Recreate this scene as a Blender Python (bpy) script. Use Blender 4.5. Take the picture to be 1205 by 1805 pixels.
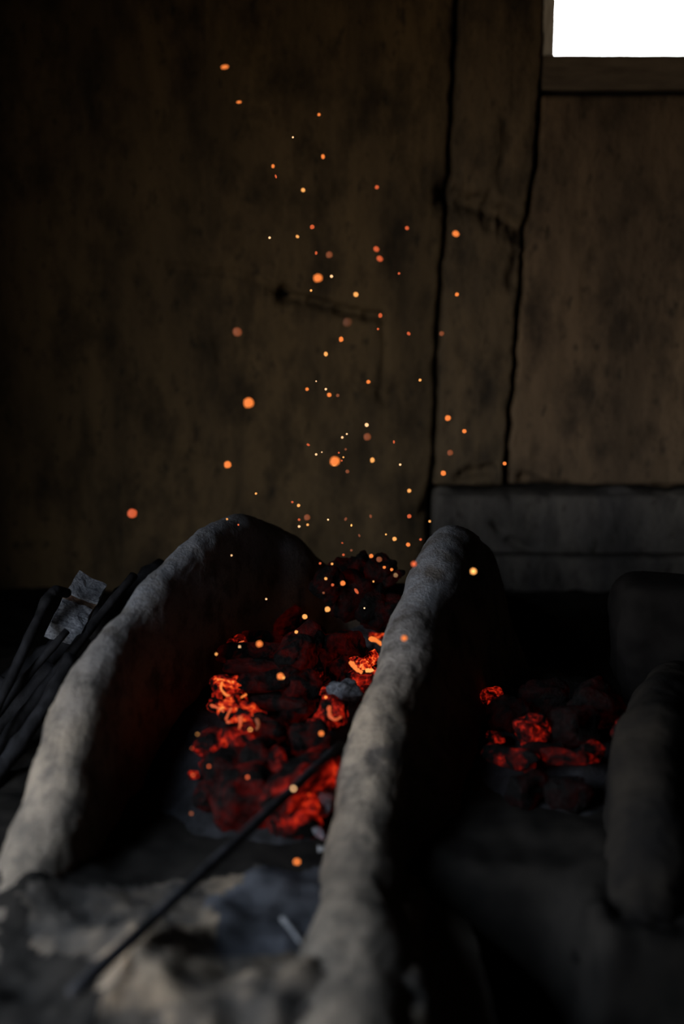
import bpy, bmesh, math, random
import numpy as np
from mathutils import Vector, Matrix, noise as mn

random.seed(7)
for o in list(bpy.data.objects):
    bpy.data.objects.remove(o)
S = bpy.context.scene
COL = S.collection

# ------------------------------------------------------------------ camera
CAM_H, PITCH, FPX = 0.57, math.radians(12.0), 1805 * 50 / 36
cam = bpy.data.cameras.new('camera')
cam.sensor_fit = 'VERTICAL'; cam.sensor_height = 36; cam.sensor_width = 24; cam.lens = 50
cam.clip_start = 0.02; cam.clip_end = 200
cam.dof.use_dof = True; cam.dof.focus_distance = 1.62; cam.dof.aperture_fstop = 2.0
cam_o = bpy.data.objects.new('camera', cam); COL.objects.link(cam_o)
cam_o.location = (0, 0, CAM_H); cam_o.rotation_euler = (math.pi / 2 - PITCH, 0, 0)
S.camera = cam_o

# ------------------------------------------------------------------ world: overcast sky over earth
W = bpy.data.worlds.new('sky'); S.world = W; W.use_nodes = True
nt = W.node_tree; nt.nodes.clear()
wo = nt.nodes.new('ShaderNodeOutputWorld'); bg = nt.nodes.new('ShaderNodeBackground')
tc = nt.nodes.new('ShaderNodeTexCoord'); sx = nt.nodes.new('ShaderNodeSeparateXYZ')
rp = nt.nodes.new('ShaderNodeValToRGB'); mr = nt.nodes.new('ShaderNodeMapRange')
nt.links.new(tc.outputs['Generated'], sx.inputs[0]); nt.links.new(sx.outputs['Z'], mr.inputs['Value'])
mr.inputs['From Min'].default_value = -1; mr.inputs['From Max'].default_value = 1
nt.links.new(mr.outputs[0], rp.inputs[0]); nt.links.new(rp.outputs[0], bg.inputs[0]); nt.links.new(bg.outputs[0], wo.inputs[0])
e = rp.color_ramp.elements
e[0].position = 0.0; e[0].color = (0.20, 0.15, 0.10, 1)
e[1].position = 0.485; e[1].color = (0.30, 0.24, 0.17, 1)
q = e.new(0.51); q.color = (1.0, 0.97, 0.92, 1)
q = e.new(0.75); q.color = (0.70, 0.83, 1.0, 1)
q = e.new(1.0); q.color = (0.55, 0.72, 1.0, 1)
bg.inputs[1].default_value = 16.0

def portal(name, loc, rot, sx_, sy_):
    L = bpy.data.lights.new(name, 'AREA'); L.shape = 'RECTANGLE'; L.size = sx_; L.size_y = sy_
    L.cycles.is_portal = True
    o = bpy.data.objects.new(name, L); COL.objects.link(o); o.location = loc; o.rotation_euler = rot
    return o
DOOR = (0.10, 1.0, -0.35, 0.80)          # y0 y1 z0 z1 in the left wall
XL, XR, YB, YF, ZF, ZC = -0.70, 1.5, 2.10, -1.6, -0.40, 1.75
portal('door_daylight', (XL - 0.05, (DOOR[0] + DOOR[1]) / 2, (DOOR[2] + DOOR[3]) / 2), (0, -math.pi / 2, 0), DOOR[3] - DOOR[2], DOOR[1] - DOOR[0])

V = S.view_settings
V.view_transform = 'Standard'; V.look = 'None'; V.exposure = 0.0; V.gamma = 1.0; V.use_curve_mapping = False
try:
    S.cycles.use_denoising = True; S.cycles.caustics_reflective = False; S.cycles.caustics_refractive = False
    S.cycles.sample_clamp_indirect = 2.0; S.cycles.max_bounces = 5
except Exception:
    pass

# ------------------------------------------------------------------ helpers
_c, _s = math.cos(PITCH), math.sin(PITCH)
def ray(px, py):
    u, v = (px - 602.5) / FPX, (902.5 - py) / FPX
    return Vector((u, v * _s + _c, v * _c - _s))
def at(px, py, Y):
    d = ray(px, py); t = Y / d.y
    return Vector((d.x * t, Y, CAM_H + d.z * t))
def at_z(px, py, z):
    d = ray(px, py); t = (z - CAM_H) / d.z
    return Vector((d.x * t, d.y * t, z))

def fbm(p, octv=4):
    return mn.fractal(Vector(p), 0.9, 2.0, octv)

def link(name, me, mat=None, parent=None):
    o = bpy.data.objects.new(name, me); COL.objects.link(o)
    if mat is not None and not me.materials: me.materials.append(mat)
    if parent is not None: o.parent = parent
    return o
def empty(name, loc=(0, 0, 0)):
    o = bpy.data.objects.new(name, None); COL.objects.link(o); o.location = loc; o.empty_display_size = 0.05
    return o
def tag(o, label, cat, group=None, kind=None):
    o['label'] = label; o['category'] = cat
    if group: o['group'] = group
    if kind: o['kind'] = kind
    return o
def structure(o, label=None):
    o['kind'] = 'structure'
    if label: o['label'] = label
    return o
def mesh_from(verts, faces, name, smooth=True):
    me = bpy.data.meshes.new(name); me.from_pydata([tuple(v) for v in verts], [], faces); me.update()
    if smooth: me.polygons.foreach_set('use_smooth', [True] * len(me.polygons))
    return me
def grid_faces(nu, nv, flip=False):
    f = []
    for i in range(nu - 1):
        for j in range(nv - 1):
            a, b, c, d = i * nv + j, (i + 1) * nv + j, (i + 1) * nv + j + 1, i * nv + j + 1
            f.append((a, d, c, b) if flip else (a, b, c, d))
    return f
def boxes_mesh(name, boxes):
    vs, fs = [], []
    for (x0, x1, y0, y1, z0, z1) in boxes:
        b = len(vs)
        vs += [(x0, y0, z0), (x1, y0, z0), (x1, y1, z0), (x0, y1, z0), (x0, y0, z1), (x1, y0, z1), (x1, y1, z1), (x0, y1, z1)]
        fs += [tuple(b + i for i in q) for q in ((0, 3, 2, 1), (4, 5, 6, 7), (0, 1, 5, 4), (1, 2, 6, 5), (2, 3, 7, 6), (3, 0, 4, 7))]
    return mesh_from(vs, fs, name, False)

# ------------------------------------------------------------------ materials
class Mat:
    def __init__(s, name, rough=0.9, spec=0.2):
        s.m = bpy.data.materials.new(name); s.m.use_nodes = True; s.t = s.m.node_tree
        s.b = s.t.nodes['Principled BSDF']; s.b.inputs['Roughness'].default_value = rough
        s.b.inputs['Specular IOR Level'].default_value = spec
        s.tc = s.t.nodes.new('ShaderNodeTexCoord')
    def n(s, k, **kw):
        q = s.t.nodes.new(k)
        for a, v in kw.items(): setattr(q, a, v)
        return q
    def l(s, a, b): s.t.links.new(a, b)
    def coords(s, scale=(1, 1, 1), rnd=False):
        mp = s.n('ShaderNodeMapping'); mp.inputs['Scale'].default_value = scale
        s.l(s.tc.outputs['Object'], mp.inputs[0])
        if rnd:
            oi = s.n('ShaderNodeObjectInfo'); mu = s.n('ShaderNodeMath', operation='MULTIPLY'); mu.inputs[1].default_value = 37.0
            s.l(oi.outputs['Random'], mu.inputs[0]); s.l(mu.outputs[0], mp.inputs['Location'])
        return mp.outputs[0]
    def noise(s, scale, detail=5, rough=0.6, co=None, dist=0.0):
        q = s.n('ShaderNodeTexNoise'); q.inputs['Scale'].default_value = scale; q.inputs['Detail'].default_value = detail
        q.inputs['Roughness'].default_value = rough; q.inputs['Distortion'].default_value = dist
        s.l(co if co is not None else s.tc.outputs['Object'], q.inputs['Vector'])
        return q.outputs['Fac']
    def ramp(s, fac, stops):
        q = s.n('ShaderNodeValToRGB'); el = q.color_ramp.elements
        while len(el) < len(stops): el.new(0.5)
        for x, (p, c) in zip(el, stops):
            x.position = p; x.color = c if len(c) == 4 else (*c, 1)
        s.l(fac, q.inputs[0]); return q.outputs[0]
    def mix(s, fac, a, b, mode='MIX'):
        q = s.n('ShaderNodeMix', data_type='RGBA', blend_type=mode)
        for v, i in ((fac, 0), (a, 6), (b, 7)):
            if isinstance(v, (int, float)): q.inputs[i].default_value = v
            elif isinstance(v, tuple): q.inputs[i].default_value = v if len(v) == 4 else (*v, 1)
            else: s.l(v, q.inputs[i])
        return q.outputs[2]
    def bump(s, fac, strength=0.5, dist=0.005, prev=None):
        q = s.n('ShaderNodeBump'); q.inputs['Strength'].default_value = strength; q.inputs['Distance'].default_value = dist
        s.l(fac, q.inputs['Height'])
        if prev is not None: s.l(prev, q.inputs['Normal'])
        s.l(q.outputs[0], s.b.inputs['Normal']); return q.outputs[0]
    def color(s, c):
        if isinstance(c, tuple): s.b.inputs['Base Color'].default_value = (*c, 1)
        else: s.l(c, s.b.inputs['Base Color'])

def g(v): return (v, v, v, 1)

def mat_mud():
    m = Mat('stove_mud', 0.92)
    big = m.noise(9, 4, 0.6); mid = m.noise(30, 5, 0.65); fine = m.noise(320, 4, 0.7); lump = m.noise(80, 3, 0.6)
    c = m.mix(m.ramp(big, [(0.35, g(0)), (0.65, g(1))]), (0.17, 0.143, 0.115), (0.24, 0.195, 0.148))
    # bluish sky light put into the colour towards the rim
    sp = m.n('ShaderNodeSeparateXYZ'); m.l(m.tc.outputs['Object'], sp.inputs[0])
    ad = m.n('ShaderNodeMath', operation='MULTIPLY_ADD'); m.l(big, ad.inputs[0]); ad.inputs[1].default_value = 0.10; m.l(sp.outputs['Z'], ad.inputs[2])
    c = m.mix(m.ramp(ad.outputs[0], [(0.15, g(0)), (0.22, g(1))]), c, (0.130, 0.136, 0.152))
    c = m.mix(m.ramp(mid, [(0.36, g(0.95)), (0.54, g(0))]), c, (0.060, 0.053, 0.048))
    c = m.mix(m.ramp(fine, [(0.3, g(0.45)), (0.5, g(0))]), c, (0.06, 0.055, 0.05))
    # dirt and trodden ash on the lowest part
    ad2 = m.n('ShaderNodeMath', operation='MULTIPLY_ADD'); m.l(mid, ad2.inputs[0]); ad2.inputs[1].default_value = 0.07; m.l(sp.outputs['Z'], ad2.inputs[2])
    c = m.mix(m.ramp(ad2.outputs[0], [(0.045, g(0.92)), (0.105, g(0))]), c, (0.060, 0.050, 0.039))
    m.color(c)
    p = m.bump(mid, 0.45, 0.01); p = m.bump(lump, 0.35, 0.004, p); m.bump(fine, 0.7, 0.0025, p)
    return m.m

def mat_ground():
    m = Mat('hearth_earth', 0.95)
    big = m.noise(6.5, 4, 0.6, dist=0.6); mid = m.noise(26, 5, 0.6); fine = m.noise(160, 4, 0.7)
    c = m.mix(m.ramp(big, [(0.40, g(0)), (0.60, g(1))]), (0.040, 0.034, 0.028), (0.155, 0.118, 0.082))
    c = m.mix(m.ramp(mid, [(0.40, g(0.85)), (0.56, g(0))]), c, (0.022, 0.020, 0.018))
    m.color(c)
    p = m.bump(mid, 0.7, 0.012); m.bump(fine, 0.5, 0.003, p)
    return m.m

def mat_plaster(name, a, b, soot_shade):
    m = Mat(name, 0.95, 0.1)
    st = m.noise(3.2, 5, 0.62, m.coords((3.4, 1, 0.6)), 0.5)
    sm = m.noise(11, 6, 0.7, m.coords((1.5, 1, 0.8)))
    pits = m.noise(55, 4, 0.6, m.coords((1.6, 1, 0.7)))
    fine = m.noise(260, 3, 0.6)
    c = m.mix(m.ramp(st, [(0.36, g(0)), (0.62, g(1))]), b, a)
    c = m.mix(m.ramp(sm, [(0.33, g(0.85)), (0.54, g(0))]), c, soot_shade)
    c = m.mix(m.ramp(pits, [(0.28, g(0.8)), (0.42, g(0))]), c, (0.02, 0.017, 0.013))
    m.color(c)
    p = m.bump(sm, 0.5, 0.012); p = m.bump(pits, 0.7, 0.004, p); m.bump(fine, 0.3, 0.001, p)
    return m.m

def mat_simple(name, c0, c1, scale=20, rough=0.9, bump=0.4, dist=0.004, stretch=(1, 1, 1), rnd=False, spec=0.2):
    m = Mat(name, rough, spec)
    f = m.noise(scale, 5, 0.65, m.coords(stretch, rnd))
    m.color(m.mix(m.ramp(f, [(0.35, g(0)), (0.65, g(1))]), c0, c1))
    m.bump(f, bump, dist)
    return m.m

def mat_charcoal():
    """char with ash film; seams glow by the object's own heat ('glow') and ash cover ('ash')"""
    m = Mat('charcoal', 0.9, 0.04)
    co = m.coords((1, 1, 1), True)
    n1 = m.noise(2.0, 5, 0.62, co, 0.8); n2 = m.noise(9, 5, 0.65, co)
    at_g = m.n('ShaderNodeAttribute', attribute_type='OBJECT', attribute_name='glow')
    at_a = m.n('ShaderNodeAttribute', attribute_type='OBJECT', attribute_name='ash')
    vo = m.n('ShaderNodeTexVoronoi', feature='DISTANCE_TO_EDGE'); vo.inputs['Scale'].default_value = 4.2
    m.l(co, vo.inputs['Vector'])
    seam = m.ramp(vo.outputs['Distance'], [(0.0, g(1)), (0.13, g(0.0))])
    base = m.mix(m.ramp(n2, [(0.4, g(0)), (0.7, g(1))]), (0.003, 0.0027, 0.0027), (0.008, 0.0075, 0.0075))
    ashf = m.n('ShaderNodeMath', operation='MULTIPLY')
    m.l(m.ramp(n2, [(0.3, g(0.15)), (0.6, g(1))]), ashf.inputs[0]); m.l(at_a.outputs['Fac'], ashf.inputs[1])
    m.color(m.mix(ashf.outputs[0], base, (0.22, 0.235, 0.27)))
    # heat = glow * (0.35*patch + patch*seam)
    patch = m.ramp(n1, [(0.45, g(0)), (0.74, g(1))])
    a = m.n('ShaderNodeMath', operation='MULTIPLY_ADD'); m.l(seam, a.inputs[0]); a.inputs[1].default_value = 0.42; a.inputs[2].default_value = 0.50
    b = m.n('ShaderNodeMath', operation='MULTIPLY'); m.l(a.outputs[0], b.inputs[0]); m.l(patch, b.inputs[1])
    h = m.n('ShaderNodeMath', operation='MULTIPLY'); m.l(b.outputs[0], h.inputs[0]); m.l(at_g.outputs['Fac'], h.inputs[1])
    col = m.ramp(h.outputs[0], [(0.0, (0, 0, 0)), (0.12, (0.05, 0.0012, 0.0006)), (0.35, (0.42, 0.012, 0.004)), (0.65, (1.0, 0.10, 0.015)), (1.0, (1.0, 0.36, 0.08))])
    m.l(col, m.b.inputs['Emission Color'])
    m.b.inputs['Emission Strength'].default_value = 1.0
    m.bump(n2, 0.5, 0.06)
    return m.m

def mat_spark(name, col, strength):
    m = Mat(name, 0.8)
    m.color((0.02, 0.01, 0.01))
    f = m.noise(600, 2, 0.5)
    c = m.mix(m.ramp(f, [(0.3, g(0)), (0.7, g(1))]), tuple(0.8 * x for x in col), col)
    m.l(c, m.b.inputs['Emission Color']); m.b.inputs['Emission Strength'].default_value = strength
    m.m.cycles.emission_sampling = 'NONE'
    return m.m

M_MUD = mat_mud(); M_GROUND = mat_ground()
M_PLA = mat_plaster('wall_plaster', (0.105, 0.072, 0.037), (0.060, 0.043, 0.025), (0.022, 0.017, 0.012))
M_PLA2 = mat_plaster('window_side_plaster', (0.135, 0.092, 0.056), (0.080, 0.056, 0.036), (0.030, 0.023, 0.017))  # lighter copy of the plaster, making up for weak door light at right
M_POST = mat_plaster('post_plaster', (0.108, 0.076, 0.044), (0.062, 0.047, 0.031), (0.020, 0.017, 0.014))
M_PLINTH = mat_plaster('plinth_plaster', (0.100, 0.090, 0.078), (0.050, 0.047, 0.046), (0.020, 0.019, 0.019))
M_SOOT_SHADE = mat_simple('soot_shade_dark', (0.006, 0.0055, 0.005), (0.016, 0.014, 0.012), 14, spec=.05)  # also carries the shade painted on the hearth ground
M_ROOM = mat_simple('room_mud', (0.018, 0.015, 0.012), (0.035, 0.029, 0.022), 6)
M_FRAME = mat_simple('frame_wood', (0.06, 0.045, 0.032), (0.11, 0.085, 0.06), 12, stretch=(1, 6, 6))
M_JAMB = mat_simple('jamb_wood', (0.30, 0.27, 0.23), (0.46, 0.42, 0.37), 30, stretch=(6, 6, 1))  # window bloom put into the pale jamb colour
M_STICK = mat_simple('charred_stick', (0.004, 0.004, 0.0045), (0.018, 0.018, 0.021), 60, rough=0.75, stretch=(1, 1, 0.2), rnd=True, spec=0.12)
M_BLOCK = mat_simple('weathered_block', (0.055, 0.060, 0.072), (0.19, 0.20, 0.225), 330, bump=0.8, dist=0.0012)
M_BAND = mat_simple('rust_band', (0.06, 0.03, 0.02), (0.17, 0.12, 0.08), 90, bump=0.8, dist=0.003)
M_CHIP = mat_simple('pale_chip', (0.09, 0.09, 0.095), (0.17, 0.17, 0.175), 80)
M_CHAR = mat_charcoal()
M_ASH = mat_simple('ash', (0.005, 0.005, 0.0055), (0.018, 0.018, 0.021), 45, bump=0.8, dist=0.006)
M_ASHFLOOR = mat_simple('spilt_ash', (0.022, 0.023, 0.026), (0.060, 0.062, 0.070), 22, bump=0.7, dist=0.006, spec=.05)
M_STONE = mat_simple('dark_stone', (0.004, 0.0035, 0.0035), (0.009, 0.008, 0.0075), 25, spec=.04)
M_DARKMUD = mat_simple('shaded_mud', (0.006, 0.0056, 0.0056), (0.016, 0.0135, 0.011), 16, bump=0.6, dist=0.008, spec=.05)  # shade on the third wall put into its dark colour

# ------------------------------------------------------------------ room shell
d0, d1, dz0, dz1 = DOOR
structure(link('floor', boxes_mesh('floor', [(XL - .2, XR + .2, YF - .2, YB + .3, ZF - .1, ZF)]), M_ROOM))
structure(link('ceiling', boxes_mesh('ceiling', [(XL - .2, XR + .2, YF - .2, YB + .3, ZC, ZC + .1)]), M_ROOM))
structure(link('wall_left', boxes_mesh('wall_left', [(XL - .12, XL, YF - .2, d0, ZF, ZC), (XL - .12, XL, d1, YB + .3, ZF, ZC), (XL - .12, XL, d0, d1, dz1, ZC), (XL - .12, XL, d0, d1, ZF, dz0)]), M_ROOM))
structure(link('wall_right', boxes_mesh('wall_right', [(XR, XR + .12, YF - .2, YB + .3, ZF, ZC)]), M_ROOM))
structure(link('wall_front', boxes_mesh('wall_front', [(XL, XR, YF - .12, YF, ZF, ZC)]), M_ROOM))

# ---- back wall: core with the window hole, plaster panels, post and plinth in front of it
wl = at(972, 98, YB)                     # lower left corner of the opening
WX0, WZ0, WX1, WZ1 = wl.x, wl.z, wl.x + 0.27, wl.z + 0.12
core = structure(link('wall_back', boxes_mesh('wall_back', [
    (XL, WX0, YB + .035, YB + .20, ZF, ZC), (WX1, XR, YB + .035, YB + .20, ZF, ZC),
    (WX0, WX1, YB + .035, YB + .20, ZF, WZ0), (WX0, WX1, YB + .035, YB + .20, WZ1, ZC)]), M_SOOT_SHADE))
portal('window_daylight', ((WX0 + WX1) / 2, YB + .15, (WZ0 + WZ1) / 2), (-math.pi / 2, 0, 0), WX1 - WX0, WZ1 - WZ0)

def curve_x(pts):
    zs, xs = [], []
    for px, py in pts:
        p = at(px, py, YB); zs.append(p.z); xs.append(p.x)
    o_ = np.argsort(zs); zs = np.array(zs)[o_]; xs = np.array(xs)[o_]
    return lambda z: float(np.interp(z, zs, xs))
crackL = curve_x([(812, -300), (806, 0), (803, 60), (798, 150), (796, 215), (792, 250), (793, 300), (786, 345), (786, 400), (778, 480), (774, 560), (769, 640), (770, 700), (766, 760), (765, 820), (757, 870), (755, 930), (750, 1200)])
crackR = curve_x([(966, -300), (964, 0), (958, 120), (950, 200), (945, 280), (938, 320), (934, 345), (926, 410), (922, 430), (918, 500), (910, 580), (908, 640), (900, 720), (893, 800), (890, 850), (884, 1200)])
wob = lambda z, s: 0.0030 * fbm((s, 0, z * 34), 5)
# extra dents: (polyline px, radius m, depth m)
DENTS = [([(300, 470), (420, 484), (470, 500), (498, 520)], .006, .008), ([(498, 520), (560, 535), (640, 556), (672, 560)], .007, .030),
         ([(496, 515), (500, 525)], .012, .02), ([(676, 560), (678, 620), (672, 700)], .006, .006),
         ([(655, 690), (680, 700), (690, 690)], .012, .010), ([(785, 345), (850, 365), (922, 410)], .017, .030),
         ([(908, 455), (905, 500)], .011, .010), ([(380, 600), (386, 640)], .006, .006), ([(760, 880), (748, 905)], .01, .02),
         ([(270, 800), (330, 805), (390, 815)], .006, .005), ([(895, 230), (880, 330)], .012, .005), ([(200, 960), (210, 1010)], .008, .006),
         ([(812, 838), (862, 828)], .009, .02), ([(922, 845), (968, 856)], .011, .02), ([(900, 800), (898, 872)], .005, .012), ([(868, 922), (882, 936)], .007, .015), ([(895, 952), (928, 966)], .007, .012), ([(980, 850), (1050, 868)], .005, .01)]
DENTS3 = [([at(px, py, YB) for px, py in pl], r, d) for pl, r, d in DENTS]
def seg_d(x, z, a, b):
    dx, dz = b.x - a.x, b.z - a.z; L = dx * dx + dz * dz
    t = max(0, min(1, ((x - a.x) * dx + (z - a.z) * dz) / L)) if L else 0
    return math.hypot(x - a.x - t * dx, z - a.z - t * dz)
def wall_y(x, z):
    y = YB + 0.007 * fbm((x * 5, z * 5, 1.3), 4) + 0.0018 * fbm((x * 40, z * 26, 4.1), 3)
    for pl, r, d in DENTS3:
        if x < min(p.x for p in pl) - .05 or x > max(p.x for p in pl) + .05: continue
        k = min(seg_d(x, z, pl[i], pl[i + 1]) for i in range(len(pl) - 1)) / r
        k += 0.5 * fbm((x * 60, z * 60, 9), 2)
        if k < 1.6: y += d * math.exp(-max(k, 0) ** 2 * 1.4)
    return y
def panel(name, fl, fr, z0, z1, nu, nv, mat, parent, off=0.0, edge=(1, 1, 0, 0), bulge=0.0):
    vs = []
    for i in range(nu):
        s_ = i / (nu - 1)
        for j in range(nv):
            t_ = j / (nv - 1); zz = z0 + (z1 - z0) * t_
            a, b = fl(zz), fr(zz); x = a + (b - a) * s_
            zz += 0.007 * fbm((x * 11, 0, 5), 4) * (math.exp(-((zz - zled) / .025) ** 2) + .7 * math.exp(-((zz - zsub) / .02) ** 2))
            y = wall_y(x, zz) + off - bulge * (1 - (2 * s_ - 1) ** 2)
            for on, dd in ((edge[0], x - a), (edge[1], b - x), (edge[2], zz - z0), (edge[3], z1 - zz)):
                if on: y += 0.022 * max(0, 1 - max(dd, 0) / 0.005) ** 2
            vs.append((x, y, zz))
    # rim going back into the core
    me = mesh_from(vs, grid_faces(nu, nv), name)
    bm = bmesh.new(); bm.from_mesh(me)
    be = [e_ for e_ in bm.edges if e_.is_boundary]
    r_ = bmesh.ops.extrude_edge_only(bm, edges=be)
    for v in r_['geom']:
        if isinstance(v, bmesh.types.BMVert): v.co.y = YB + 0.06
    bm.to_mesh(me); bm.free()
    me.polygons.foreach_set('use_smooth', [True] * len(me.polygons))
    return link(name, me, mat, parent)
zlo, ztop = -0.06, ZC
zled = at(900, 862, YB).z
zsub = at(900, 985, YB - .03).z
GAP = 0.0020
panel('plaster_panel', lambda z: -0.69, lambda z: crackL(z) - GAP + wob(z, 1), zlo, 0.98, 230, 210, M_PLA, core)
panel('plaster_post', lambda z: crackL(z) + GAP * .8 + wob(z, 2), lambda z: crackR(z) - GAP * .7 + wob(z, 3), zled + .004, 0.98, 60, 170, M_POST, core, -0.004, (1, 1, 1, 0), 0.004)
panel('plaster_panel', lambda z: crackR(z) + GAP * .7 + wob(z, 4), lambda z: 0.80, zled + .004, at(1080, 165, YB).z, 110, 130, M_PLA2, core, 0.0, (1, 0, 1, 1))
panel('plinth', lambda z: at(762, 900, YB).x + 0.0, lambda z: 0.80, zsub, zled - 0.006, 150, 40, M_PLINTH, core, -0.011, (1, 0, 1, 1), 0.0)
panel('plinth', lambda z: at(775, 900, YB).x + 0.0, lambda z: 0.80, zlo, zsub - 0.003, 150, 30, M_PLINTH, core, -0.003, (1, 0, 0, 1), 0.0)

# ---- window
win = structure(empty('window_1', (WX0, YB, WZ0)), 'small square opening in the mud wall, bright with daylight')
def wbox(name, b, mat, noise_amp=0.0015):
    me = boxes_mesh(name, [b]); bm = bmesh.new(); bm.from_mesh(me)
    bmesh.ops.subdivide_edges(bm, edges=bm.edges[:], cuts=10, use_grid_fill=True)
    for v in bm.verts:
        n_ = Vector((fbm(v.co * 18, 3), fbm(v.co * 18 + Vector((5, 5, 5)), 3), fbm(v.co * 18 + Vector((9, 1, 2)), 3)))
        v.co += n_ * noise_amp
    bm.to_mesh(me); bm.free()
    o = link(name, me, mat, win); o.matrix_parent_inverse = Matrix.Translation(win.location).inverted(); return o
bpy.context.view_layer.update()
szb = at(1080, 163, YB).z
wbox('sill', (WX0 - .012, WX1 + .02, YB - .006, YB + .21, szb + .003, WZ0), M_FRAME)
wbox('jamb', (WX0 - .012, WX0 + .004, YB + .004, YB + .21, WZ0, WZ1), M_JAMB)
wbox('jamb', (WX1 - .004, WX1 + .02, YB + .004, YB + .21, WZ0, WZ1), M_JAMB)
wbox('lintel', (WX0 - .03, WX1 + .03, YB - .006, YB + .21, WZ1, WZ1 + .05), M_FRAME)

# ------------------------------------------------------------------ clay stove
stove = tag(empty('clay_stove', (0, 1.45, 0)), 'moulded mud hearth with three upright curved walls around two fires', 'stove')
SINV = Matrix.Translation(stove.location).inverted()
def spart(name, me, mat):
    o = link(name, me, mat, stove); o.matrix_parent_inverse = SINV; return o

BED1, BED2 = (-0.075, 1.50, 0.155, 0.30, 0.075), (0.235, 1.50, 0.13, 0.24, 0.05)
def bed_h(x, y):
    h = 0
    for cx, cy, rx, ry, hh in (BED1, BED2):
        r = math.hypot((x - cx) / rx, (y - cy) / ry)
        if r < 1: h = max(h, hh * (1 - r * r) ** 0.8)
    return h
def sst(a, b, t):
    t = max(0.0, min(1.0, (t - a) / (b - a))); return t * t * (3 - 2 * t)
def pit(x, y):
    """ground sunk in front of the stove, added to keep it dark there"""
    return sst(.055, .105, x + .012 * fbm((y * 12, 0, 3), 2)) * (1 - sst(1.06, 1.18, y)) * (1 - sst(.17, .21, x) * sst(.98, 1.04, y))
def ground_h(x, y):
    h = 0.008 * fbm((x * 7, y * 7, 0), 4) + 0.004 * fbm((x * 22, y * 22, 3), 3)
    f = max(0, min(1, (1.20 - y) / 0.25))                      # lumpy front
    h += f * (0.016 * fbm((x * 13, y * 13, 7), 3) + 0.014 * abs(fbm((x * 26, y * 26, 2), 3))) - 0.10 * max(0, (0.93 - y) / 0.2) ** 1.5
    for cx, cy, r, a in ((-.02, .93, .05, .02), (-.27, 1.10, .06, .03), (-.15, 1.00, .05, .028), (-.12, .93, .06, .026)):
        h += a * math.exp(-((x - cx) ** 2 + (y - cy) ** 2) / (r * r))
    return h - 0.20 * pit(x, y)  # added hollow puts the ground right of the horn in shade
nx_, ny_ = 240, 240
vs = []
for i in range(nx_):
    for j in range(ny_):
        x = -0.70 + 1.73 * i / (nx_ - 1); tt = j / (ny_ - 1); y = 0.74 + 1.37 * tt
        if abs(x) < 0.5: pass
        vs.append((x, y, ground_h(x, y)))
b0 = len(vs)
fs = grid_faces(nx_, ny_)
for i in range(nx_):
    x = -0.70 + 1.73 * i / (nx_ - 1); vs.append((x, 0.72, ZF))
for i in range(nx_ - 1):
    fs.append((i * ny_, b0 + i, b0 + i + 1, (i + 1) * ny_))
me = mesh_from(vs, fs, 'hearth_base'); me.materials.append(M_GROUND); me.materials.append(M_SOOT_SHADE)
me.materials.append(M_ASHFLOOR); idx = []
for p in me.polygons:                                          # shade painted in the pit, at right and by the woodpile; sooty under the fires; ash spilt before the fire
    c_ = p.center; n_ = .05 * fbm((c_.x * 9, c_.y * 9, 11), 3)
    soot_shade = pit(c_.x, c_.y) > .35 or c_.x + n_ > .11 or c_.x + .45 * (c_.y - .95) + n_ < -.19 or c_.y + n_ + .25 * max(0, -.06 - c_.x) > 1.14
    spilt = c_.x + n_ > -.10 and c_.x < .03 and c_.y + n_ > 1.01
    idx.append(1 if soot_shade else 2 if spilt else 0)
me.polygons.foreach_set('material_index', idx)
spart('hearth_base', me, None)

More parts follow.
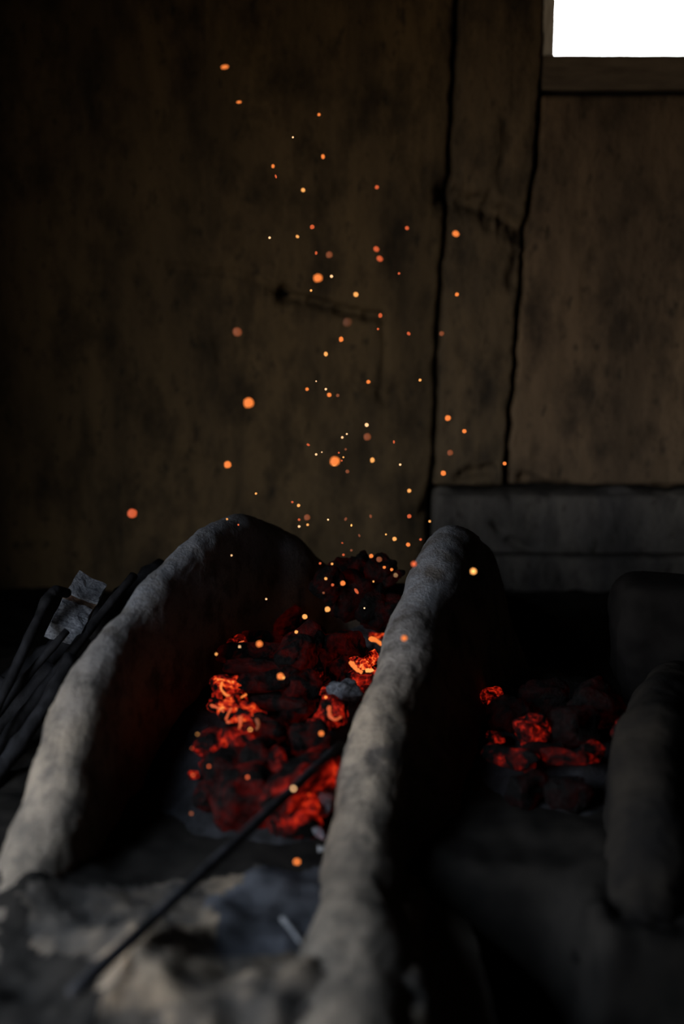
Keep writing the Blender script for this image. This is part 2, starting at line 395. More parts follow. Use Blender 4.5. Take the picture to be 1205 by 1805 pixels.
def smooth_path(keys, n):
    k = np.array(keys, float); d = np.r_[0, np.cumsum(np.linalg.norm(np.diff(k[:, :3], axis=0), axis=1))]
    s_ = np.linspace(0, d[-1], n); P = np.stack([np.interp(s_, d, k[:, i]) for i in range(k.shape[1])], 1)
    for _ in range(3):
        w = max(3, n // 24) | 1; pad = w // 2
        Q = np.pad(P, ((pad, pad), (0, 0)), mode='edge'); ker = np.ones(w) / w
        Q = np.stack([np.convolve(Q[:, i], ker, 'valid') for i in range(P.shape[1])], 1)
        Q[0], Q[-1] = P[0], P[-1]; P = Q
    return P
def fin(keys, flareL=0.02, flareR=0.02, seed=0, n=170, K=90, amp=1.0):
    ks = []
    for px, py, Y, w in keys:
        p = at(px, py, Y); ks.append((p.x, p.y, p.z, w))
    P = smooth_path(ks, n); vs = []
    for i in range(n):
        T = P[min(i + 1, n - 1), :2] - P[max(i - 1, 0), :2]; T /= np.linalg.norm(T) + 1e-9
        N = np.array((T[1], -T[0])); x, y, h, w = P[i]; zb = -0.04
        r = min(w * 1.25, (h - zb) * 0.8)
        for k in range(K):
            q = 2 * k / (K - 1) - 1; sg = -1 if q < 0 else 1; q = abs(q)
            if q < 0.45:
                a = q / 0.45 * math.pi / 2; nn = w * math.sin(a); z = h - r * (1 - math.cos(a))
            else:
                f = (q - 0.45) / 0.55; z = (h - r) + (zb - (h - r)) * f; nn = w + (flareL if sg < 0 else flareR) * f ** (1.6 if sg < 0 else 1.0)
            pt = Vector((x + N[0] * nn * sg, y + N[1] * nn * sg, z))
            o_ = Vector((seed, seed * 2, 0))
            dsp = 0.007 * fbm(pt * 9 + o_, 2) + 0.0016 * fbm(pt * 45 + o_, 3) + 0.0009 * fbm(pt * 170 + o_, 2)
            nv = Vector((N[0] * sg * math.sin(min(q / .45, 1) * 1.57), N[1] * sg * math.sin(min(q / .45, 1) * 1.57), math.cos(min(q / .45, 1) * 1.57)))
            vs.append(pt + nv * dsp * amp)
    fs = grid_faces(n, K, True)
    for e_ in (0, n - 1):
        c_ = len(vs); vs.append(sum((vs[e_ * K + k] for k in range(K)), Vector()) / K)
        for k in range(K - 1):
            a, b = e_ * K + k, e_ * K + k + 1
            fs.append((a, b, c_) if e_ == 0 else (b, a, c_))
    return mesh_from(vs, fs, 'side_wall')

LEFT = [(-40, 1760, .97, .045), (-10, 1650, 1.03, .042), (30, 1545, 1.10, .036), (86, 1405, 1.17, .030), (102, 1310, 1.22, .029), (130, 1225, 1.28, .028), (168, 1148, 1.34, .026),
        (226, 1062, 1.42, .020), (286, 1000, 1.48, .016), (340, 950, 1.54, .015), (390, 915, 1.60, .018), (435, 905, 1.66, .024), (482, 919, 1.71, .028), (522, 955, 1.75, .03), (558, 988, 1.78, .03), (600, 1010, 1.80, .03), (660, 1020, 1.81, .03)]
RIGHT = [(600, 1815, .87, .050), (612, 1700, .945, .052), (624, 1612, 1.02, .050), (634, 1555, 1.09, .042), (643, 1480, 1.15, .036), (647, 1400, 1.21, .034), (654, 1320, 1.26, .033), (676, 1230, 1.32, .032), (712, 1130, 1.40, .031),
         (746, 1030, 1.49, .031), (773, 960, 1.56, .031), (800, 910, 1.63, .031), (826, 935, 1.68, .03), (846, 985, 1.72, .03), (856, 1045, 1.75, .03), (862, 1120, 1.78, .03)]
THIRD = [(1130, 1640, 1.06, .035), (1140, 1540, 1.12, .04), (1150, 1420, 1.18, .04), (1150, 1320, 1.25, .04), (1160, 1235, 1.32, .04), (1175, 1190, 1.40, .04), (1190, 1170, 1.50, .04), (1205, 1160, 1.62, .04)]
o = spart('side_wall', fin(LEFT, .012, .018, 1), M_MUD); o['label'] = 'tall curved stove wall with pale outer edge on the left'
o = spart('side_wall', fin(RIGHT, .015, .06, 5), M_MUD); o['label'] = 'horn-shaped stove wall between the two fires'
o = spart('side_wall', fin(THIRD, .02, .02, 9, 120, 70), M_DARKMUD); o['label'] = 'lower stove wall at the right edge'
REAR = [(660, 1022, 1.80, .03), (760, 1030, 1.82, .03), (860, 1045, 1.82, .03), (920, 1055, 1.80, .03), (965, 1075, 1.80, .03), (1010, 1120, 1.80, .03), (1100, 1150, 1.80, .03), (1200, 1150, 1.75, .03)]
o = spart('rear_wall', fin(REAR, .02, .02, 13, 120, 60), M_SOOT_SHADE)

# ------------------------------------------------------------------ ash beds
def bed(name, B, label):
    cx, cy, rx, ry, hh = B; vs = []; n_r, n_a = 26, 64
    for i in range(n_r):
        r = i / (n_r - 1)
        for j in range(n_a):
            a = 2 * math.pi * j / n_a; x, y = cx + rx * r * math.cos(a), cy + ry * r * math.sin(a)
            z = hh * (1 - r * r) ** 0.8 if r < 1 else 0
            z += 0.012 * fbm((x * 30, y * 30, 2), 4) * (1 - r * .5) - 0.012
            vs.append((x - cx, y - cy, z))
    fs = []
    for i in range(n_r - 1):
        for j in range(n_a):
            k = (j + 1) % n_a; fs.append((i * n_a + j, (i + 1) * n_a + j, (i + 1) * n_a + k, i * n_a + k))
    o = link(name, mesh_from(vs, fs, name), M_ASH); o.location = (cx, cy, 0.0)
    return tag(o, label, 'ash', kind='stuff')
bed('ash_bed', BED1, 'heap of dark ash under the large glowing fire')
bed('ash_bed', BED2, 'low bed of dark ash under the dim right-hand fire')

# ------------------------------------------------------------------ charcoal
def chunk_mesh(seed, L, R, sub=4, jag=0.25):
    """broken piece of burnt wood, long axis x, about one unit long"""
    rnd = random.Random(seed); bm = bmesh.new(); bmesh.ops.create_icosphere(bm, subdivisions=sub, radius=1.0)
    off = Vector((seed * 7.3, seed * 1.7, 0)); ry, rz = R * rnd.uniform(.85, 1.1), R * rnd.uniform(.6, .95)
    l0, l1 = rnd.uniform(-jag, jag), rnd.uniform(-jag, jag)
    for v in bm.verts:
        c = v.co; sp = lambda t, e_: math.copysign(abs(t) ** e_, t)
        c = Vector((sp(c.x, .5), sp(c.y, .7), sp(c.z, .7)))
        c = c * (1 + 0.22 * fbm(c * 1.1 + off, 2))
        p = Vector((c.x * L / 2, c.y * ry, c.z * rz))
        p.x += l0 * p.y * (1 if p.x > 0 else 0) + l1 * p.z * (1 if p.x < 0 else 0)
        d_ = 0.06 * fbm(p * Vector((3, 3, 3)).x + off, 4) - 0.05 * max(0, 1 - abs(fbm(Vector((p.x * 4, p.y * 9, p.z * 9)) + off, 2)) * 5)
        v.co = p + v.co.normalized() * d_ * min(1, R * 2.6)
    me = bpy.data.meshes.new('charcoal_piece'); bm.to_mesh(me); bm.free()
    me.polygons.foreach_set('use_smooth', [True] * len(me.polygons)); return me
CHUNKS = [chunk_mesh(s_, 1.0, r_) for s_, r_ in ((1, .42), (2, .36), (3, .5), (4, .30), (5, .55))]
LOGS = [chunk_mesh(s_, 1.0, r_, 4, .15) for s_, r_ in ((11, .17), (12, .14), (13, .2))]
for me in CHUNKS + LOGS: me.materials.append(M_CHAR)

def coal(px, py, size_px, ang, glow, label, me=None, ash=0.0, up=0.0, tilt=0.0, roll=None, Y=None, name='charcoal_piece', group='charcoal in the fire'):
    """piece lying on the bed where the pixel's ray meets it; ang = direction on the ground seen from the camera"""
    if Y is None:
        d = ray(px, py); t = 0.9
        while t < 2.3:
            p = Vector((0, 0, CAM_H)) + d * t
            if p.z <= bed_h(p.x, p.y) + up: break
            t += 0.004
    else: p = at(px, py, Y)
    k = size_px / FPX * p.y
    me = me or random.choice(CHUNKS)
    o = bpy.data.objects.new(name, me); COL.objects.link(o)
    o.location = p; o.scale = (k, k, k)
    o.rotation_euler = (roll if roll is not None else random.uniform(0, 6.28), -math.radians(tilt), math.radians(ang))
    o['glow'] = float(glow); o['ash'] = float(ash)
    tag(o, label, 'charcoal', group)
    return o
G1, G2 = 'charcoal of the large fire', 'charcoal of the right-hand fire'
C, Lg = CHUNKS, LOGS
# hottest cluster beside the left wall
coal(402, 1212, 62, 20, 1.55, 'orange-hot coal with bright curled edge, topmost of the left cluster', C[0], up=.012, group=G1)
coal(385, 1245, 46, -30, 1.35, 'small orange-red coal poking out left of the hot cluster', C[3], up=.012, group=G1)
coal(412, 1250, 60, 60, 1.69, 'bright orange coal in the middle of the left hot cluster', C[1], up=.014, group=G1)
coal(438, 1272, 66, 75, 1.28, 'red glowing coal at the right side of the left hot cluster', C[2], up=.010, group=G1)
coal(375, 1312, 70, -20, 0.71, 'red coal lying low against the left stove wall', C[1], up=.008, group=G1)
coal(420, 1305, 70, 25, 0.63, 'dull red coal just below the left hot cluster', C[2], up=.006, group=G1)
coal(366, 1348, 34, -25, 0.69, 'small red ember below the coals at the left wall', C[3], up=.004, group=G1)
coal(341, 1366, 20, 10, 0.80, 'tiny red ember lowest beside the left stove wall', C[0], up=.004, group=G1)
# the big logs
coal(538, 1372, 215, 58, 0.71, 'thick glowing red log lying across the front of the fire', Lg[2], up=.022, tilt=4, group=G1, name='burning_log')
coal(487, 1345, 110, 100, 0.55, 'dark red log end beside the thick glowing log', Lg[2], up=.012, group=G1, name='burning_log')
coal(430, 1412, 130, 20, 0.26, 'dim red log at the front left of the fire', C[2], up=.0, group=G1, name='burning_log')
coal(515, 1436, 100, 5, 0.71, 'red glowing coal at the front foot of the fire', C[1], up=.006, group=G1)
coal(575, 1412, 60, 60, 0.29, 'ash-grey coal with red tip beside the horn-shaped wall', C[0], ash=.9, up=.01, group=G1)
coal(556, 1462, 70, -60, 0.25, 'ash-coated burnt stick end in front of the fire', Lg[1], ash=.5, up=.004, group=G1)
# by the right wall
coal(632, 1178, 52, -45, 2.03, 'brightest yellow-orange coal next to the horn-shaped wall', C[1], up=.02, group=G1)
coal(662, 1132, 46, 20, 1.89, 'bright orange coal at the top beside the horn-shaped wall', C[0], up=.024, group=G1)
coal(655, 1160, 44, 60, 1.35, 'orange-red coal between the two bright ones at the right', C[3], up=.02, group=G1)
coal(650, 1187, 40, 0, 1.76, 'small bright orange coal touching the horn-shaped wall', C[3], up=.018, group=G1)
coal(636, 1138, 74, 30, 0.00, 'large bluish grey ash-covered coal near the top right', C[2], ash=.8, up=.02, group=G1)
coal(606, 1222, 64, 40, 0.00, 'bluish grey ash-covered coal in the middle right', C[0], ash=.55, up=.016, group=G1)
coal(640, 1205, 80, 10, 0.86, 'red coal under the bright ones at the right', C[1], up=.008, group=G1)
coal(586, 1256, 62, 80, 0.83, 'red coal with glowing ring edge below the grey coal', C[2], up=.012, group=G1)
coal(574, 1215, 34, 70, 0.80, 'small red ember left of the grey coal', C[3], up=.012, group=G1)
coal(556, 1190, 40, 60, 0.48, 'dull red splinter in the middle of the fire', C[3], up=.012, group=G1)
coal(560, 1280, 44, 30, 0.63, 'red coal above the thick glowing log', C[1], up=.008, group=G1)
coal(412, 1140, 52, 40, 0.69, 'coal with a thin red edge high on the left', C[1], up=.012, group=G1)
coal(592, 1100, 70, 75, 0.44, 'upright dull red burnt stick at the back of the fire', Lg[1], up=.02, tilt=50, group=G1)
coal(575, 1060, 50, 10, 0.34, 'dull red splinter at the top of the fire', C[3], up=.02, group=G1)
# stacked black pieces at left of the pile, then black pieces of the back
STK = [(440, 1150, 110, 5, 'black burnt stick second from the top in the stack above the left hot cluster'), (450, 1175, 120, -8, 'long black burnt stick in the middle of the stack above the left hot cluster'), (470, 1200, 110, 12, 'black burnt stick fourth from the top, right of the hot cluster'),
       (455, 1125, 90, 10, 'short black burnt stick topmost in the stack above the left hot cluster'), (490, 1240, 120, -15, 'black burnt stick lowest in the stack, level with the hot cluster')]
for k, (px, py, sz, a, lb) in enumerate(STK):
    coal(px, py, sz, a, .10, lb, Lg[k % 3], up=.012, group='stack of burnt sticks')
BLK = [(600, 1010, 70, 70, 'black lump at the left end of the topmost row of charcoal'), (635, 1000, 60, 85, 'black lump poking highest from the charcoal heap behind the fire'), (668, 1008, 60, 60, 'black lump right of the highest one in the charcoal heap'),
       (690, 1020, 50, 40, 'small black lump of the heap touching the horn-shaped wall'), (620, 1050, 80, 30, 'big black lump in the middle of the charcoal heap'), (655, 1065, 80, 100, 'black lump low in the heap beside the horn-shaped wall'),
       (680, 1080, 70, 20, 'black lump at the foot of the heap against the horn-shaped wall'), (575, 1030, 60, 45, 'black lump of the heap nearest the left stove wall'), (545, 1080, 80, 10, 'black lump below the left end of the charcoal heap'),
       (600, 1145, 70, 60, 'black lump left of the large bluish grey coal'), (540, 1130, 80, -20, 'black lump right of the stack of burnt sticks'), (500, 1100, 80, 35, 'black lump at the top end of the stack of burnt sticks'), (520, 1160, 80, 60, 'black lump in the dark centre of the large fire')]
for k, (px, py, sz, a, lb) in enumerate(BLK):
    coal(px, py, sz, a, .05 if k < 8 else .12, lb, CHUNKS[k % 5], up=.02, tilt=random.uniform(-10, 45), Y=1.70 - .01 * k if k < 8 else None, group='black charcoal heap')
MID = [(530, 1215, 70, 20, 'nearly black coal above the dark centre of the fire'), (520, 1260, 80, 50, 'nearly black coal left of the red ring-edged coal'), (545, 1310, 70, 10, 'nearly black coal just above the thick glowing log'), (470, 1290, 80, 0, 'nearly black coal right of the left hot cluster'),
       (460, 1340, 90, 60, 'nearly black coal left of the dark red log end'), (400, 1360, 90, 10, 'nearly black coal under the low red coal by the left wall'), (420, 1380, 80, 40, 'nearly black coal above the dim red log at front left'), (600, 1190, 60, 50, 'nearly black coal left of the brightest coal'),
       (500, 1390, 70, 80, 'nearly black coal under the upper side of the poker stick'), (380, 1400, 80, 20, 'nearly black coal at the front left corner of the fire'), (470, 1400, 80, 30, 'nearly black coal where the poker stick enters the fire')]
for k, (px, py, sz, a, lb) in enumerate(MID):
    coal(px, py, sz, a, .12, lb, CHUNKS[(k + 2) % 5], up=.002, group='dark coals among the embers')
# thin hot splinters and edges in the left cluster
def splinter(pix, r, label, h, dz=.022):
    pts = []
    for px, py in pix:
        d = ray(px, py); t = 0.9
        while t < 2.3:
            p = Vector((0, 0, CAM_H)) + d * t
            if p.z <= bed_h(p.x, p.y) + dz: break
            t += 0.003
        pts.append(p)
    me, o_ = tube_mesh('ember_splinter', pts, (r * .62, r * .4), sides=7, seed=int(pix[0][0]), jit=.25, sub=4)
    me.materials.append(h); o = link('ember_splinter', me); o.location = o_
    tag(o, label, 'ember', 'glowing splinters among the coals')
# right fire
coal(866, 1228, 44, 15, 0.80, 'orange-red coal beside the right foot of the horn-shaped wall', C[1], up=.008, group=G2)
coal(935, 1286, 62, 25, 0.77, 'orange-red coal alone in the middle of the right-hand fire', C[2], up=.008, group=G2)
coal(900, 1335, 110, -40, 0.83, 'largest glowing coal of the right-hand fire, slanting down to the right', Lg[2], up=.012, group=G2, name='burning_log')
coal(872, 1300, 44, -70, 0.59, 'small red coal at the upper end of the slanting one', C[3], up=.006, group=G2)
coal(1000, 1335, 90, -8, 0.35, 'dim dark red log right of the slanting coal', Lg[0], up=.008, group=G2, name='burning_log')
coal(1040, 1325, 50, 30, 0.41, 'dim red coal between the dark log and the right stove wall', C[1], up=.006, group=G2)
coal(1098, 1288, 50, 80, 0.35, 'dim red coal tucked against the right stove wall', C[0], up=.01, group=G2)
for k, (px, py, sz, a, lb) in enumerate(((900, 1260, 80, 20, 'black coal between the two upper orange coals of the right-hand fire'), (960, 1230, 90, 5, 'black coal at the back of the right-hand fire'), (1010, 1280, 90, 40, 'black coal right of the lone orange coal'), (960, 1330, 80, 10, 'black coal right of the slanting glowing coal'),
        (1050, 1250, 90, 60, 'black coal at the back near the right stove wall'), (930, 1390, 80, 30, 'black coal at the front below the slanting glowing coal'), (1000, 1400, 80, 0, 'black coal at the front below the dim dark red log'))):
    coal(px, py, sz, a, .02, lb, CHUNKS[k % 5], up=.004, group='black coals of the right-hand fire')

# ------------------------------------------------------------------ sticks
def tube_mesh(name, pts, rad, sides=10, seed=0, jit=0.12, sub=6):
    P = []
    for i in range(len(pts) - 1):
        for k in range(sub): P.append(pts[i].lerp(pts[i + 1], k / sub))
    P.append(pts[-1].copy())
    for _ in range(2):
        P = [P[0]] + [(P[i - 1] + P[i] * 2 + P[i + 1]) / 4 for i in range(1, len(P) - 1)] + [P[-1]]
    o_ = P[0].copy(); P = [p - o_ for p in P]
    rnd = random.Random(seed); vs = []; fs = []; n = len(P)
    up = Vector((0.3, 0.2, 1)).normalized()
    for i, p in enumerate(P):
        T = (P[min(i + 1, n - 1)] - P[max(i - 1, 0)]).normalized(); A = T.cross(up).normalized(); B = T.cross(A)
        r = rad[0] + (rad[1] - rad[0]) * i / (n - 1); r *= 1 + jit * rnd.uniform(-1, 1)
        for k in range(sides):
            a = 2 * math.pi * k / sides; rr = r * (1 + jit * rnd.uniform(-1, 1))
            vs.append(p + (A * math.cos(a) + B * math.sin(a)) * rr)
    fs = grid_faces(n, sides)
    for i in range(n - 1): fs.append((i * sides + sides - 1, (i + 1) * sides + sides - 1, (i + 1) * sides, i * sides))
    fs.append(tuple(range(sides))); fs.append(tuple((n - 1) * sides + k for k in reversed(range(sides))))
    return mesh_from(vs, fs, name), o_
def stick(name, pix, rad, label, cat, group=None, mat=None, seed=0, jit=.12):
    pts = [at(*p) for p in pix]
    me, o_ = tube_mesh(name, pts, rad, seed=seed, jit=jit)
    o = link(name, me, mat or M_STICK); o.location = o_
    return tag(o, label, cat, group)
GW = 'firewood piled left of the stove'
stick('firewood_stick', [(-60, 1345, 1.36), (15, 1205, 1.42), (70, 1085, 1.49), (84, 1052, 1.51), (98, 1040, 1.52), (118, 1046, 1.54)], (.0060, .0055), 'thin black stick with hooked top beside the grey block', 'firewood', GW, seed=1)
stick('firewood_stick', [(-30, 1355, 1.40), (72, 1222, 1.45), (162, 1102, 1.53), (236, 1014, 1.60)], (.0075, .005), 'straight black stick leaning along the left stove wall', 'firewood', GW, seed=2)
stick('firewood_stick', [(-50, 1310, 1.40), (45, 1195, 1.45), (118, 1112, 1.49)], (.006, .004), 'short dark stick with pale split end under the grey block', 'firewood', GW, seed=3)
stick('firewood_stick', [(-60, 1440, 1.32), (20, 1330, 1.37), (90, 1230, 1.42), (125, 1160, 1.47)], (.010, .008), 'thick black stick lowest on the pile by the left wall', 'firewood', GW, seed=4)
stick('firewood_stick', [(-60, 1245, 1.58), (10, 1205, 1.60), (90, 1150, 1.62), (180, 1080, 1.66)], (.014, .012), 'thick black branch behind the hooked stick', 'firewood', GW, seed=5)
stick('firewood_stick', [(-80, 1200, 1.5), (-10, 1202, 1.5), (14, 1216, 1.49)], (.012, .010), 'stub of grey-black wood at the left edge of the picture', 'firewood', GW, seed=6)
stick('firewood_stick', [(165, 1120, 1.60), (215, 1050, 1.66), (285, 996, 1.72)], (.012, .011), 'dark stick end showing above the slope of the left wall', 'firewood', GW, seed=7)
stick('firewood_stick', [(-50, 1300, 1.5), (30, 1250, 1.51), (95, 1180, 1.55)], (.016, .014), 'broad black branch in the middle of the woodpile', 'firewood', GW, seed=8)

# grey block
def block():
    root = tag(empty('wood_block', at(118, 1080, 1.57)), 'grey weathered block with brown band lying on the firewood', 'block')
    c = [at(138, 1006, 1.60), at(188, 1030, 1.60), at(144, 1114, 1.51), at(88, 1098, 1.51)]
    inv = Matrix.Translation(root.location).inverted()
    nrm = (c[1] - c[0]).cross(c[3] - c[0]).normalized()
    if nrm.y > 0: nrm = -nrm
    def slab(name, t0, t1, th, lift, mat):
        vs = []; n_ = 14
        A, B = c[0].lerp(c[3], t0), c[1].lerp(c[2], t0); D, E = c[0].lerp(c[3], t1), c[1].lerp(c[2], t1)
        for lay in (lift, lift - th):
            for i in range(n_):
                for j in range(n_):
                    p = A.lerp(D, i / (n_ - 1)).lerp(B.lerp(E, i / (n_ - 1)), j / (n_ - 1)) + nrm * lay
                    p = p + nrm * (.0007 * fbm(p * 90, 3)) + Vector((1, 0, .4)) * (.0022 * fbm(p * 60 + Vector((3, 3, 3)), 3))
                    vs.append(p)
        f = grid_faces(n_, n_) + [tuple(x + n_ * n_ for x in reversed(q)) for q in grid_faces(n_, n_)]
        rim = [i * n_ for i in range(n_)] + [(n_ - 1) * n_ + j for j in range(1, n_)] + [i * n_ + n_ - 1 for i in range(n_ - 2, -1, -1)] + [j for j in range(n_ - 2, 0, -1)]
        for a in range(len(rim)):
            p_, q_ = rim[a], rim[(a + 1) % len(rim)]
            f.append((p_, q_, q_ + n_ * n_, p_ + n_ * n_))
        me = mesh_from(vs, f, name, False); bm = bmesh.new(); bm.from_mesh(me); bmesh.ops.recalc_face_normals(bm, faces=bm.faces[:]); bm.to_mesh(me); bm.free()
        o = link(name, me, mat, root); o.matrix_parent_inverse = inv; return o
    slab('upper_face', 0, .40, .024, 0, M_BLOCK); slab('band', .40, .54, .022, -.003, M_BAND); slab('lower_face', .54, 1, .024, .001, M_BLOCK)
block()

# poker
def ground_Y(px, py, up):
    d = ray(px, py); t = 0.7
    while t < 2.3:
        p = Vector((0, 0, CAM_H)) + d * t
        if p.z <= max(ground_h(p.x, p.y), bed_h(p.x, p.y)) + up: break
        t += 0.003
    return p.y
pk0, pk1 = ground_Y(128, 1752, .012), ground_Y(600, 1312, .035)
for _ in range(40):                                            # lift it until it clears the lumps it lies on
    if all(1 / ((1 - f) / pk0 + f / pk1) < ground_Y(128 + 472 * f, 1752 - 440 * f, .009) for f in (.1, .2, .3, .4, .5, .6, .7)): break
    pk0 -= .004
pkm = lambda f: 1 / ((1 - f) / pk0 + f / pk1)
stick('poker_stick', [(128, 1752, pk0), (285, 1606, pkm(.333)), (443, 1459, pkm(.667)), (600, 1312, pk1)], (.0052, .0042), 'long thin dark stick reaching from the foreground into the fire', 'stick', mat=M_STICK, seed=12, jit=.06)
# bits on the hearth floor
stick('wood_chip', [(497, 1618, ground_Y(497, 1618, .006)), (515, 1640, ground_Y(515, 1640, .006)), (530, 1662, ground_Y(530, 1662, .006))], (.0022, .0016), 'small pale chip lying on the hearth before the fire', 'chip', mat=M_CHIP, seed=14)
stick('wood_chip', [(560, 1497, ground_Y(560, 1497, .006)), (590, 1495, ground_Y(590, 1495, .006))], (.003, .002), 'small pale splinter touching the foot of the horn-shaped wall', 'chip', mat=M_CHIP, seed=15)

# dark stone standing behind the right wall
def stone():
    me = boxes_mesh('standing_stone', [(-.075, .075, -.05, .05, 0, .150)]); bm = bmesh.new(); bm.from_mesh(me)
    bmesh.ops.subdivide_edges(bm, edges=bm.edges[:], cuts=12, use_grid_fill=True)
    for v in bm.verts:
        q = Vector((v.co.x / .075, v.co.y / .05, (v.co.z - .075) / .075)); f = max(0, sum(abs(t) ** 6 for t in q) ** (1 / 6))
        v.co = Vector((q.x / f * .075 * max(abs(t) for t in q), q.y / f * .05 * max(abs(t) for t in q), .075 + q.z / f * .075 * max(abs(t) for t in q)))
        v.co += Vector((fbm(v.co * 20, 3), fbm(v.co * 20 + Vector((4, 4, 4)), 3), .4 * fbm(v.co * 20 + Vector((8, 1, 2)), 3))) * .006
        v.co.x += (.15 - v.co.z) * .08
    for p in bm.faces: p.smooth = True
    bm.to_mesh(me); bm.free()
    o = link('standing_stone', me, M_STONE); p = at(1168, 1200, 1.60)
    o.location = (p.x + .01, 1.60, 0.0); return tag(o, 'dark upright stone standing behind the right stove wall', 'stone')
stone()

# ------------------------------------------------------------------ sparks
def spark_mesh(seed):
    bm = bmesh.new(); bmesh.ops.create_icosphere(bm, subdivisions=2, radius=0.5); rnd = random.Random(seed)
    off = Vector((seed * 3.1, 0, 0))
    for v in bm.verts:
        v.co *= 1 + 0.10 * fbm(v.co * 2.2 + off, 2) + 0.03 * rnd.uniform(-1, 1)
        v.co.y *= 0.7
    me = bpy.data.meshes.new('spark'); bm.to_mesh(me); bm.free()
    me.polygons.foreach_set('use_smooth', [True] * len(me.polygons)); return me
HEAT = {'w': mat_spark('spark_white', (1.0, 0.55, 0.26), 1.5), 'y': mat_spark('spark_yellow', (1.0, 0.40, 0.10), 1.25), 'o': mat_spark('spark_orange', (1.0, 0.24, 0.045), 1.1),
        'r': mat_spark('spark_red', (0.75, 0.12, 0.035), 0.9), 'd': mat_spark('spark_dim', (0.32, 0.085, 0.03), 0.7), 'f': mat_spark('spark_faint', (0.13, 0.045, 0.018), 0.7)}
splinter([(392, 1200), (388, 1214), (398, 1226), (414, 1230)], .0026, 'bright hooked orange ember edge at the top of the left hot cluster', HEAT['o'])
splinter([(398, 1238), (412, 1238), (434, 1224)], .0030, 'bright slanting orange ember edge under the hooked one', HEAT['o'])
splinter([(372, 1243), (384, 1248), (394, 1254)], .0026, 'short red-orange ember splinter left of the hot cluster', HEAT['r'])
splinter([(410, 1244), (402, 1258), (398, 1268)], .0024, 'upright orange ember splinter in the left hot cluster', HEAT['r'])
splinter([(400, 1272), (410, 1278), (420, 1276)], .0024, 'flat red ember splinter low in the left hot cluster', HEAT['r'])
splinter([(424, 1264), (424, 1276), (420, 1286)], .0034, 'upright red ember splinter right of the flat one', HEAT['r'])
splinter([(452, 1268), (456, 1278), (452, 1286)], .0028, 'lone red ember splinter right of the left hot cluster', HEAT['d'])
splinter([(618, 1168), (628, 1180), (638, 1186)], .0040, 'thick orange ember splinter on the brightest coal', HEAT['o'], .035)
splinter([(646, 1182), (656, 1182)], .0034, 'short yellow ember bar beside the horn-shaped wall', HEAT['y'], .035)
splinter([(654, 1126), (666, 1130), (672, 1136)], .0045, 'orange ember edge highest beside the horn-shaped wall', HEAT['o'], .04)
splinter([(580, 1246), (580, 1262), (590, 1270), (600, 1264)], .0030, 'curved red ember edge below the grey coal', HEAT['r'], .03)
splinter([(415, 1140), (422, 1132), (430, 1130)], .0018, 'fine red ember edge above the stack of burnt sticks', HEAT['r'])
SPM = {}
for k, mt in HEAT.items():
    for boost in (1, 2):                                       # stronger glow makes up for the dimming of defocused flakes
        m2 = mt
        if boost == 2:
            m2 = mt.copy(); m2.node_tree.nodes['Principled BSDF'].inputs['Emission Strength'].default_value *= 2.2; m2.cycles.emission_sampling = 'NONE'
        SPM[(k, boost)] = []
        for s_ in range(3):
            me = spark_mesh(s_ + 1); me.materials.append(m2); SPM[(k, boost)].append(me)
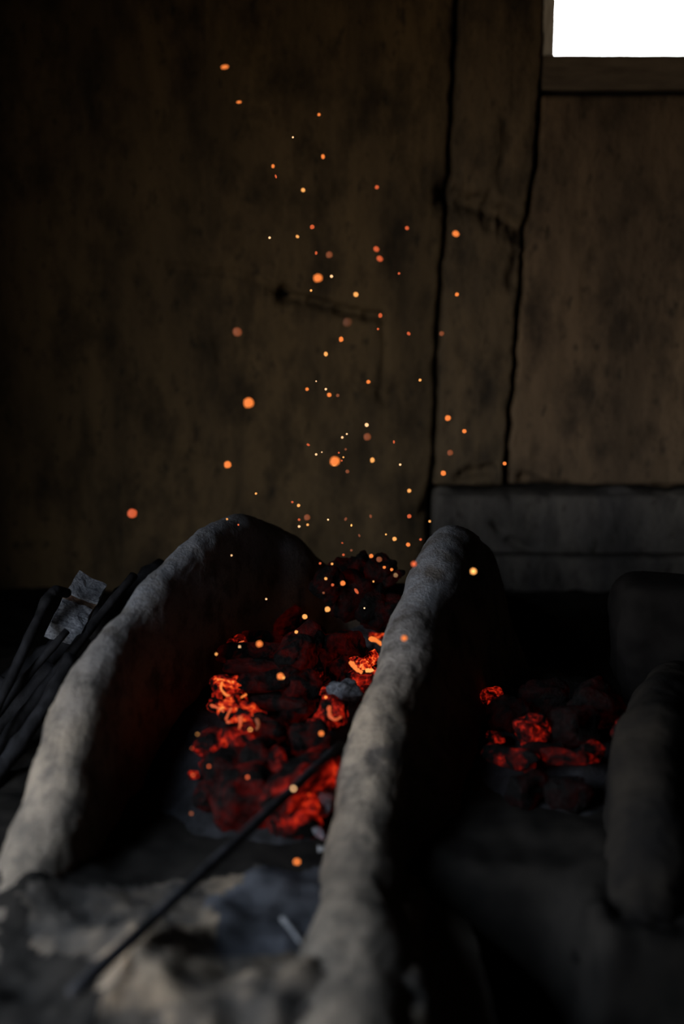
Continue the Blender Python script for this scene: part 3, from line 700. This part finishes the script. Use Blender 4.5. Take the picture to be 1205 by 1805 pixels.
# px, py, width px, heat, (height ratio), (tilt)
SP = [(396,118,15,'o',.5,8),(421,180,10,'o',.5,8),(562,202,6,'o'),(516,242,4,'w'),(569,276,7,'o',1.3),(481,293,6,'o',1.3),(486,311,4,'r',2,20),(534,335,8,'y'),(664,330,8,'r'),
 (550,400,9,'r'),(717,402,8,'r'),(803,412,14,'o',.85,-30),(475,419,5,'w'),(524,417,7,'y',.8,-30),(557,446,5,'r',1.4),(580,449,13,'d'),(663,439,12,'r',.85,-30),(669,456,13,'r',.85,-40),
 (560,490,18,'o',.9),(584,487,6,'w'),(703,482,5,'r'),(548,512,5,'y'),(627,519,10,'y'),(805,519,8,'o'),(670,556,8,'r',1.2),(418,585,18,'d'),(612,568,18,'f'),(666,580,5,'r'),(720,588,8,'r',.8,-40),
 (778,588,10,'d'),(601,598,9,'o',1.2),(574,624,8,'y',1.2),(740,670,6,'y'),(649,673,8,'o'),(557,672,3,'w'),(574,686,5,'w'),(541,686,7,'o'),(580,696,9,'o'),(595,697,7,'d'),(438,710,21,'o'),
 (646,749,8,'w'),(789,737,12,'o'),(647,770,15,'d'),(818,760,9,'o'),(611,765,4,'w'),(603,771,5,'w'),(694,779,4,'r',1.8),(543,784,7,'r',.7,-30),(793,798,12,'d'),(557,801,5,'w'),(567,797,3,'w'),
 (609,792,5,'d'),(597,798,4,'r'),(590,813,20,'o'),(589,818,8,'y'),(602,812,4,'r'),(605,806,4,'y'),(656,811,9,'y',1.2),(612,831,8,'d'),(705,819,5,'w'),(401,819,15,'o'),(781,834,11,'o'),(451,870,5,'y'),
 (721,865,8,'y'),(515,885,5,'r'),(526,891,7,'y'),(541,912,13,'d'),(527,916,6,'r'),(527,928,6,'w'),(542,925,6,'y'),(578,916,4,'w'),(609,915,6,'d',1.5,-20),(619,926,4,'y',1.5),(633,944,5,'d',1.6,20),
 (653,910,6,'d',1.5,20),(721,910,9,'r'),(757,919,6,'y'),(400,915,5,'y'),(408,979,5,'w'),(420,925,4,'r'),(680,942,4,'y'),(695,950,9,'y'),(719,960,9,'o'),(741,951,6,'r'),(603,957,5,'r',.7,-30),(605,978,6,'r'),
 (619,970,6,'d'),(654,980,9,'o'),(668,986,12,'d'),(677,1000,7,'o'),(690,1004,7,'o'),(697,1014,3,'w'),(564,993,6,'r'),(585,994,6,'y'),(574,1020,7,'y'),(586,1031,7,'r'),(604,1028,11,'o'),
 (570,1045,6,'d'),(628,1042,7,'r',2.2,35),(658,1025,5,'y'),(469,1056,5,'w'),(642,1072,4,'w'),(577,1074,12,'y'),(537,1087,11,'y'),(522,1114,8,'y'),(729,994,12,'r'),(834,1007,14,'y'),(712,1125,15,'o'),
 (457,1135,15,'o'),(422,1140,5,'w'),(381,1153,6,'y'),(494,1192,16,'o'),(498,1194,10,'y'),(574,1229,8,'o'),(441,1286,7,'y'),(566,1293,11,'o'),(348,1294,4,'y'),(338,1319,4,'r'),(368,1351,8,'r',.8),
 (340,1366,8,'r',.8),(436,1370,9,'r'),(517,1390,10,'w'),(337,1434,9,'d'),(523,1519,17,'o',.7,0),(889,817,8,'o'),(233,905,20,'r'),(300,1434+0,0,'r')]
SP = [q for q in SP if q[2] > 0]
FS, BLUR = 1.62, 0.025 / 1.62 * FPX
HOT = {'w': 'white-hot', 'y': 'yellow', 'o': 'orange', 'r': 'reddish', 'd': 'dim brown', 'f': 'faint brown'}
def region(px, py):
    if px < 470 and py < 900 and px > 380 and py > 560: return 'left of the rising swarm'
    if px < 260: return 'far left above the firewood'
    if px > 700 and py < 900: return 'in front of the plastered post'
    if py < 300: return 'high above the fire near the top'
    if py < 470: return 'just above the slanting wall crack'
    if py < 600: return 'beside the slanting wall crack'
    if py < 740: return 'halfway up the wall behind the fire'
    if py < 850: return 'in the thick of the swarm'
    if px < 480 and py < 1120: return 'in front of the left stove wall'
    if py < 970: return 'above the gap between the two stove walls' if px < 640 else 'left of the tip of the horn-shaped wall'
    if px > 700 and py > 970: return 'in front of the horn-shaped wall'
    if py < 1062: return 'over the black charcoal at the back'
    if py < 1240: return 'over the upper embers'
    return 'over the lower embers'
buck = {}
for i, q in enumerate(SP):
    px, py, D, h = q[:4]; ra = q[4] if len(q) > 4 else 1.0; ti = q[5] if len(q) > 5 else 0
    b = 0.32 * D
    front = py > 880 or D > 11 or (i % 3)
    d = FS * BLUR / (BLUR + b) if front else FS * BLUR / (BLUR - min(b, 8))
    if py > 900 and d > 1.50: d = 1.50
    if py > 1130: d = min(d, 1.36)
    if py > 1280: d = min(d, 1.22)
    if py > 1500: d = 1.12
    if px > 690 and py > 970: d = 1.30
    if (px, py) == (517, 1390): d = 1.13
    bl = BLUR * abs(d - FS) / d
    esz = max(D * 1.02 - bl * 0.5, 0.6 * D, 2.4)
    p = at(px, py, d); k = esz / FPX * d
    boost = 1 if bl < esz else 2
    o = bpy.data.objects.new('spark', SPM[(h, boost)][i % 3]); COL.objects.link(o)
    o.location = p; o.scale = (k, k, k * ra); o.rotation_euler = (0, math.radians(-ti), 0)
    size = 'large' if D >= 14 else 'medium' if D >= 9 else 'small' if D >= 6 else 'tiny'
    buck.setdefault((size, HOT[h], region(px, py)), []).append((py, px, o))
ORD = ['highest', 'second highest', 'third highest', 'fourth highest', 'fifth highest', 'sixth highest', 'seventh highest', 'eighth highest']
for (size, hot, reg), L in buck.items():
    L.sort(key=lambda t: t[0])
    for k, (_, _, o) in enumerate(L):
        lab = f'{size} {hot} spark {reg}' if len(L) == 1 else f'{size} {hot} spark {reg}, {ORD[k]} of {len(L)}'
        tag(o, lab, 'spark', 'sparks rising from the fire')
